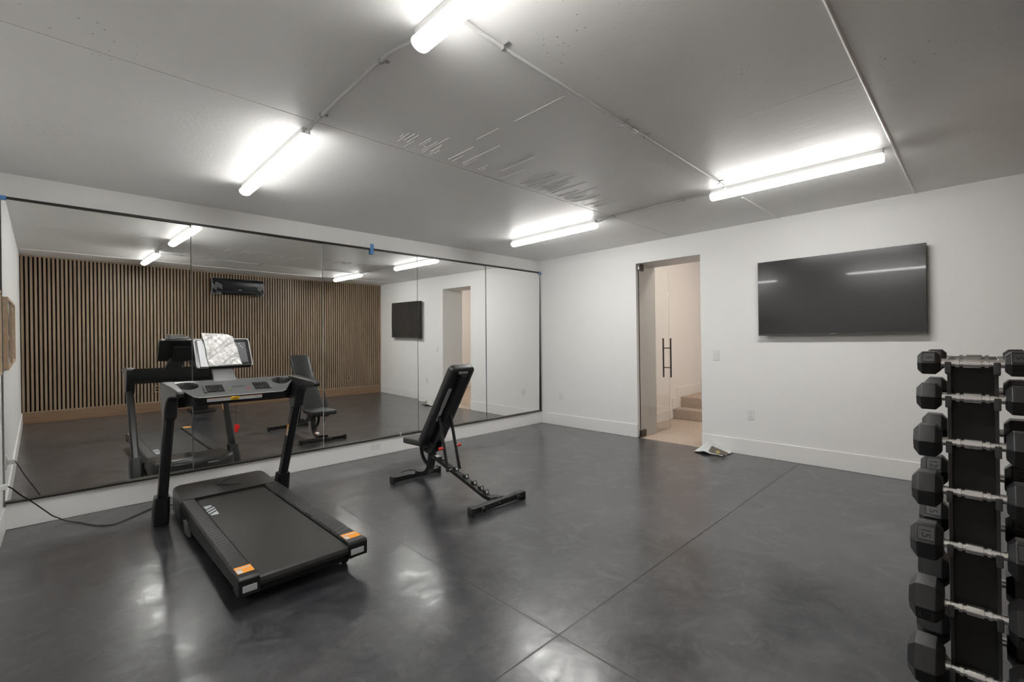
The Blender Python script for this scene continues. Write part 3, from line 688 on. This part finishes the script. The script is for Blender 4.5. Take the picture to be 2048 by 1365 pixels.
# plastic sleeve of papers leaning on the screen
t = thing('document_sleeve', 'crumpled clear plastic sleeve of white papers leaning on the treadmill screen', 'sleeve', sc - sv * .13 + sn * .02)
def P2(u, v, k): return sc + u * su + v * sv + k * sn
b = MB()
def quad(u, v, A, B_, C_, D_): return tuple((A[i] * (1 - u) * (1 - v) + B_[i] * u * (1 - v) + C_[i] * u * v + D_[i] * (1 - u) * v) for i in range(2))
rr = random.Random(11); ph = [rr.random() * 6 for _ in range(6)]
def slv(u, v):
    a, c = quad(u, v, (-.118, -.133), (.112, -.128), (.078, .160), (-.138, .180))
    a += .002 * math.sin(9 * v + ph[0]); c += .003 * math.sin(7 * u + ph[1]) - .018 * u ** 6 * v ** 3
    w_ = .024 + .003 * math.sin(7 * u + 4 * v + ph[2]) + .003 * math.sin(13 * v - 8 * u + ph[3]) + .0016 * math.sin(31 * u + 22 * v + ph[4]) + .0014 * math.sin(47 * v - 29 * u + ph[5])
    return tuple(P2(a, c, w_))
b.grid(slv, 36, 36); b.build('sleeve', SLEEVE, t, solid=.004, smooth=True)
b = MB(); b.add([P2(-.172, -.128, .016), P2(-.11, -.131, .017), P2(-.135, .115, .013), P2(-.175, .11, .012)], [(0, 1, 2, 3)]); b.build('paper_sheet', PAPER, t, solid=.002)
b = MB(); b.add([P2(-.10, -.125, .010), P2(.06, -.125, .010), P2(.055, .15, .010), P2(-.10, .160, .010)], [(0, 1, 2, 3)]); b.build('booklet', PAPER, t, solid=.008)

# ================================================================== weight bench
t = thing('weight_bench', 'black adjustable weight bench with raised back pad and red pull pins', 'bench', (-3.20, -1.8, 0))
CXB = -3.20
b = MB(); b.rtube([(-3.470, -1.17, .034), (-2.945, -1.17, .034)], .055, .048, side=(0, 1, 0)); front = b.build('front_foot', STEELBK, t, smooth=True)
b = MB(); b.rtube([(-3.470, -2.39, .040), (-2.905, -2.39, .040)], .060, .052, side=(0, 1, 0)); rear = b.build('rear_foot', STEELBK, t, smooth=True)
for x, y, s in ((-3.482, -1.17, 0), (-2.935, -1.17, 0), (-3.478, -2.39, 1), (-2.899, -2.39, 1)):
    b = MB(); b.box(x - .014, x + .014, y - .036, y + .036, .0, .068); b.build('foot_cap', RUBBER, t, bevel=.008, seg=3)
for x in (-3.385, -2.985):
    b = MB(); b.lathe([(-.018, .019), (.018, .019)], (x, -2.43, .040), Y, 14); b.lathe([(-.03, .007), (-.018, .007)], (x, -2.432, .042), Y, 8); b.build('foot_bolt', STEELBK, t, smooth=True)
b = MB(); b.lathe([(-.004, .006), (.0, .006)], (CXB, -2.418, .045), Y, 8); b.build('bolt', CHROME, t)
post = [(CXB, -1.19, .060), (CXB, -1.27, .066), (CXB, -1.34, .082), (CXB, -1.395, .125), (CXB, -1.425, .19), (CXB, -1.445, .28), (CXB, -1.455, .38)]
b = MB(); b.rtube(spline(post, 3), .068, .050); b.build('post', STEELBK, t, smooth=True)
b = MB(); b.obox((CXB, -1.30, .096), (.022, 0, 0), (0, .045, -.013), (0, .0004, .001), 0); b.obox((CXB, -1.30, .0975), (.018, 0, 0), (0, .020, -.0058), (0, .0004, .0012), 1)
b.build('caution_label', [ORANGE, LABEL], t)
beam = [(CXB, -1.43, .285), (CXB, -1.60, .243), (CXB, -2.15, .088), (CXB, -2.26, .060), (CXB, -2.36, .056)]
b = MB(); b.rtube(spline(beam, 3), .052, .040); b.build('ladder_beam', STEELBK, t, smooth=True)
b = MB(); b.box(CXB - .03, CXB + .085, -2.372, -2.30, .064, .070); b.build('gusset_plate', STEELBK, t)
for k, (yy, num) in enumerate(((-1.62, '6'), (-1.83, '5'), (-1.975, '4'), (-2.09, '3'), (-2.185, '2'), (-2.25, '1'))):
    zb = .243 + (yy + 1.60) * .282 + .018
    x0 = CXB + .0
    b = MB(); b.prism([(yy - .018, zb), (yy + .020, zb + .006), (yy + .014, zb + .036), (yy - .008, zb + .036)], x0 - .022, x0 + .022, axis=0, mi=0)
    b.obox((x0, yy - .0145, zb + .021), (.0105, 0, 0), (0, .0035, .0105), (0, -.0012, .0004), 1)
    put_text(b, num, .018, (x0, yy - .0165, zb + .021), (1, 0, 0), (0, .33, .94), 2)
    b.build('ladder_notch', [STEELBK, LABEL, DARKTX], t)
b = MB(); b.obox((CXB, -1.535, .2835), (.02, 0, 0), (0, .022, .0055), (0, -.0003, .001)); b.build('beam_label', LABEL, t)
# seat pad
b = MB(); b.obox((CXB, -1.29, .405), (.142, 0, 0), (0, .158, -.004), (0, .0008, .030)); b.build('seat_pad', VINYL, t, bevel=.017, seg=4)
b = MB(); b.box(CXB - .05, CXB + .05, -1.42, -1.18, .352, .376); b.build('seat_bracket', STEELBK, t, bevel=.003)
b = MB(); arc = [(CXB, -1.25, .355), (CXB, -1.262, .28), (CXB, -1.30, .215), (CXB, -1.375, .168)]; b.rtube(spline(arc, 4), .030, .024); b.build('seat_arc', STEELBK, t, smooth=True)
# hinge block
b = MB()
for x in (CXB - .052, CXB + .046): b.prism([(-1.34, .375), (-1.46, .44), (-1.55, .40), (-1.52, .33), (-1.45, .30), (-1.37, .315)], x, x + .006, axis=0)
b.lathe([(-.06, .014), (.06, .014)], (CXB, -1.46, .37), X, 14); b.lathe([(-.075, .009), (.075, .009)], (CXB, -1.42, .345), X, 10)
b.build('hinge_bracket', STEELBK, t, smooth=True)
b = MB(); b.tube([(CXB + .05, -1.40, .315), (CXB + .10, -1.40, .315)], .006, 8, mi=0); b.tube([(CXB + .10, -1.40, .315), (CXB + .125, -1.40, .315)], .015, 12, mi=1); b.build('seat_pin', [CHROME, RED], t, smooth=True)
# back pad
bd = Vector((0, -.525, .765)).normalized(); bn = Vector((0, .765, .525)).normalized(); bl = .925; bc = Vector((CXB - .0, -1.672, .800)) - bn * .022
b = MB(); prof = rrect(.285, bl, .045, 6)
rings = []
for q, sc_ in ((-.030, .95), (-.026, .985), (-.014, 1), (.018, 1), (.027, .985), (.031, .955)):
    ring = []
    for a, c in prof:
        wt = 1 - .10 * max(0, (c / bl + .5) - .55) * 1.2
        ring.append(bc + Vector((a * wt * (sc_ if sc_ < 1 else 1), 0, 0)) + c * (1 - (1 - sc_) * .3) * bd + q * bn)
    rings.append(ring)
b.loft(rings); b.build('back_pad', VINYL, t, smooth=True, angle=50)
def B(u, v, k): return bc + Vector((u, 0, 0)) + v * bd + k * bn
b = MB(); b.add([B(x, v, -.0315) for x, v in ((-.115, -.43), (.115, -.43), (.105, .43), (-.105, .43))], [(0, 1, 2, 3)]); b.build('back_board', BLACKPL, t, solid=.003)
b = MB(); b.rtube([B(.0, -.47, -.052), B(.0, .385, -.052)], .055, .036); b.build('back_rail', STEELBK, t, smooth=True)
b = MB(); b.obox(B(.0, .39, -.052), (.026, 0, 0), bd * .012, bn * .02); b.build('rail_cap', RUBBER, t, bevel=.004)
b = MB(); b.obox(B(.0, .415, -.040), (.052, 0, 0), bd * .012, bn * .008); b.build('lift_handle', SILVER, t, bevel=.006)
b = MB(); b.obox(B(-.066, .12, -.034), (.020, 0, 0), bd * .115, bn * .001, 0); b.obox(B(-.066, -.075, -.034), (.016, 0, 0), bd * .075, bn * .001, 0); 
for k in range(12): b.obox(B(-.066, .22 - .018 * k, -.0352), (.015, 0, 0), bd * .0018, bn * .0003, 1)
b.build('instruction_label', [nmat('label_silver', (.50, .50, .49), .4), nmat('label_print', (.15, .15, .15), .5)], t)
# stays with red pull pins
for s, x in ((-1, -3.262), (1, -3.128)):
    b = MB(); b.rtube([(x, -1.655, .700), (x, -1.79, .195)], .020, .028, c=.35); b.lathe([(-.014, .016), (.014, .016)], (x, -1.655, .700), X, 12); b.build('stay', STEELBK, t, smooth=True)
    b = MB(); xs = x + s * .008; b.tube([(xs, -1.735, .402), (xs + s * .012, -1.735, .402)], .008, 10, mi=0); b.tube([(xs + s * .010, -1.735, .402), (xs + s * .050, -1.735, .402)], [.0125, .0145], 14, mi=1); b.build('pull_pin', [CHROME, RED], t, smooth=True)
b = MB(); b.tube([(-3.275, -1.79, .200), (-3.115, -1.79, .200)], .010, 10); b.tube([(-3.275, -1.655, .70), (-3.115, -1.655, .70)], .008, 10); b.build('cross_pin', STEELBK, t, smooth=True)
b = MB(); b.tube(spline([(-3.385, -1.17, .04), (-3.36, -1.10, .05), (-3.31, -1.055, .055), (-3.22, -1.05, .055), (-3.165, -1.09, .05), (-3.145, -1.15, .045)], 5), .006, 8); b.build('transport_handle', STEELBK, t, smooth=True)

# ================================================================== dumbbell rack
RY = -5.215; XF, XR = -3.890, -3.622
rowz = [1.308, 1.207, 1.073, .927, .768, .588, .400, .225]
t = thing('dumbbell_rack', 'black vertical two-sided dumbbell rack tower at the right of the picture', 'rack', (-3.756, RY, 0))
b = MB(); b.box(-3.96, -3.55, RY - .20, RY + .20, 0, .035); b.build('base_plate', STEELBK, t, bevel=.006)
b = MB(); b.prism([(-3.872, .03), (-3.640, .03), (-3.650, 1.320), (-3.862, 1.320)], RY - .053, RY + .053, axis=1); b.build('column', nmat('matt_black_panel', (.006, .006, .006), .6), t, bevel=.002)
for x in (-3.875, -3.637):
    for s in (-1, 1):
        b = MB(); y = RY + s * .049; k = 1 if x < -3.75 else -1
        b.box(x - .004, x + .004, y - .004, y + .004, .03, 1.318); b.build('column_edge', nmat('edge_steel', (.022, .02, .019), .35), t)
for z in rowz:
    for x, k in ((XF, -1), (XR, 1)):
        for s in (-1, 1):
            y = RY + s * .050; a, c = sorted((x - k * .034, x + k * .018))
            b = MB(); b.box(a, c, y - .007, y + .007, z - .030, z - .014)
            d, e = sorted((x + k * .0155, x + k * .022)); b.box(d, e, y - .007, y + .007, z - .030, z + .004)
            d, e = sorted((x - k * .034, x - k * .022)); b.box(d, e, y - .007, y + .007, z - .036, z - .010)
            b.build('cradle', nmat('cradle_grey', (.04, .04, .041), .4), t, bevel=.0015, seg=1)

def dumbbell(x, y, z, hl, hh, rot, num, numface, lb, hnd=.130):
    """hl head length, hh head height across flats; rot turns the hexagon; numface = which face carries the number"""
    t = thing('dumbbell', lb, 'dumbbell', (x, y, z), 'hex dumbbells on the rack tower')
    c = Vector((x, y, z)); hw = hnd / 2
    b = MB()
    pr = [(-hw - .004, .0125), (-hw + .013, .0125), (-hw + .014, .0115), (-hw + .030, .0112), (-hw + .031, .0155), (-hw + .039, .0155), (-hw + .040, .0115), (-hw + .046, .0115)]
    b.lathe(pr + [(-a, r) for a, r in pr[::-1]], c, Y, 20, 0)
    b.lathe([(-hw + .046, .0115), (-hw + .047, .0165), (hw - .047, .0165), (hw - .046, .0115)], c, Y, 20, 1)
    b.build('handle', [CHROME, KNURL], t, smooth=True)
    R_ = hh / math.sqrt(3)      # circumradius
    for s in (-1, 1):
        rings = []
        for f, k in ((0, .66), (.20, .97), (.24, 1), (.76, 1), (.80, .975), (1, .62)):
            yy = s * (hw + hl * f); rings.append([(x + R_ * k * math.cos(rot + i * PI / 3), y + yy, z + R_ * k * math.sin(rot + i * PI / 3)) for i in range(6)])
        b = MB(); b.loft(rings); hd = b.build('head', RUBBER, t, bevel=.0016, seg=2)
        if num:
            a = rot + (numface + .5) * PI / 3; nrm = Vector((math.cos(a), 0, math.sin(a))); tg = Vector((-math.sin(a), 0, math.cos(a)))
            ctr = c + Vector((0, s * (hw + hl * .5), 0)) + nrm * (hh / 2)
            q = min(hl * .26, R_ * .34)
            b = MB(); b.obox(ctr + nrm * .0002, Y * q, tg * q * 1.12, nrm * .0006, 0)
            for e in (-1, 1):
                b.obox(ctr + Y * e * q + nrm * .0006, Y * .0012, tg * q * 1.12, nrm * .0010, 1); b.obox(ctr + tg * e * q * 1.12 + nrm * .0006, Y * q, tg * .0012, nrm * .0010, 1)
            put_text(b, num, q * 1.55, ctr + nrm * .0012, tg, -Y, 1, .0006)
            o = b.build('weight_mark', [nmat('mark_rubber', (.040, .040, .041), .35), nmat('mark_ink', (.004, .004, .004), .6)], hd)
            o.parent = hd
hl_ = [.053, .056, .064, .069, .074, .079, .084, .088]; hh_ = [.068, .078, .094, .100, .106, .114, .122, .128]
fl_ = [('5', 2), (None, 0), (None, 0), (None, 0), ('15', 2), ('20', 3), (None, 0), (None, 0)]
rl_ = [(None, 0), (None, 0), (None, 0), ('12', 2), ('15', 2), ('20', 3), (None, 0), (None, 0)]
desc_f = ['smallest hex dumbbell on the top front rung of the rack', 'hex dumbbell on the second front rung from the top', 'hex dumbbell on the third front rung from the top', 'hex dumbbell on the fourth front rung from the top',
          'hex dumbbell marked 15 on the front of the rack', 'hex dumbbell on the front rung just below the front one marked 15', 'largest hex dumbbell in view, at the bottom edge of the picture, front rung', 'hex dumbbell on the lowest front rung of the rack, near the floor']
desc_r = ['hex dumbbell on the top rear rung, behind the smallest one', 'hex dumbbell on the second rear rung from the top', 'hex dumbbell on the third rear rung from the top', 'hex dumbbell on the rear rung just above the rear one marked 15',
          'hex dumbbell marked 15 on the rear of the rack', 'hex dumbbell on the rear rung just below the rear one marked 15', 'hex dumbbell on the seventh rear rung, second lowest at the back', 'hex dumbbell on the lowest rear rung of the rack, near the floor']
tilt = [0, 0, -.03, -.02, -.10, .12, .10, 0]; tiltr = [0, .02, 0, -.05, -.12, .16, .10, 0]
for i, z in enumerate(rowz):
    dumbbell(XF, RY, z, hl_[i], hh_[i], tilt[i], fl_[i][0], fl_[i][1], desc_f[i])
    dumbbell(XR, RY - .002, z, hl_[i], hh_[i], tiltr[i], rl_[i][0], rl_[i][1], desc_r[i])

# ================================================================== litter by the door
t = thing('plastic_bag', 'crumpled white plastic bag on the floor beside the door opening', 'bag', (-.14, -2.92, 0))
rr = random.Random(2)
b = MB()
def bag(u, v):
    x = -.30 + .275 * u; y = -3.12 + .34 * v
    prof = min(1, v / .72) ** 1.1 if v < .72 else max(0, (1 - v) / .28) ** .8
    h = .012 + .118 * prof * min(1, .15 + u * 1.5) * (1 - .5 * max(0, u - .75) / .25) + .010 * math.sin(13 * v + 5 * u) * math.sin(9 * u + 2) * prof
    return (x + .010 * math.sin(9 * v), y + .015 * math.sin(6 * u), max(.003, h))
b.grid(bag, 18, 26); b.build('bag_sheet', nmat('bag_white', (.68, .70, .68), .35, bump=(30, .5, .01)), t, smooth=True, solid=.003)
t = thing('booklet', 'dark grey booklet with a yellow mark lying on the white bag', 'booklet', (-.22, -3.04, 0))
b = MB(); b.add([(-.315, -2.960, .050), (-.252, -2.975, .100), (-.205, -3.150, .038), (-.262, -3.145, .008)], [(0, 1, 2, 3)]); b.build('cover', nmat('booklet_grey', (.14, .12, .10), .4), t, solid=.006)
b = MB(); b.add([(-.296, -3.035, .0365), (-.268, -3.038, .0600), (-.257, -3.072, .0490), (-.285, -3.072, .0275)], [(0, 1, 2, 3)]); b.build('yellow_mark', nmat('mark_yellow', (.42, .36, .10), .5), t, solid=.003)
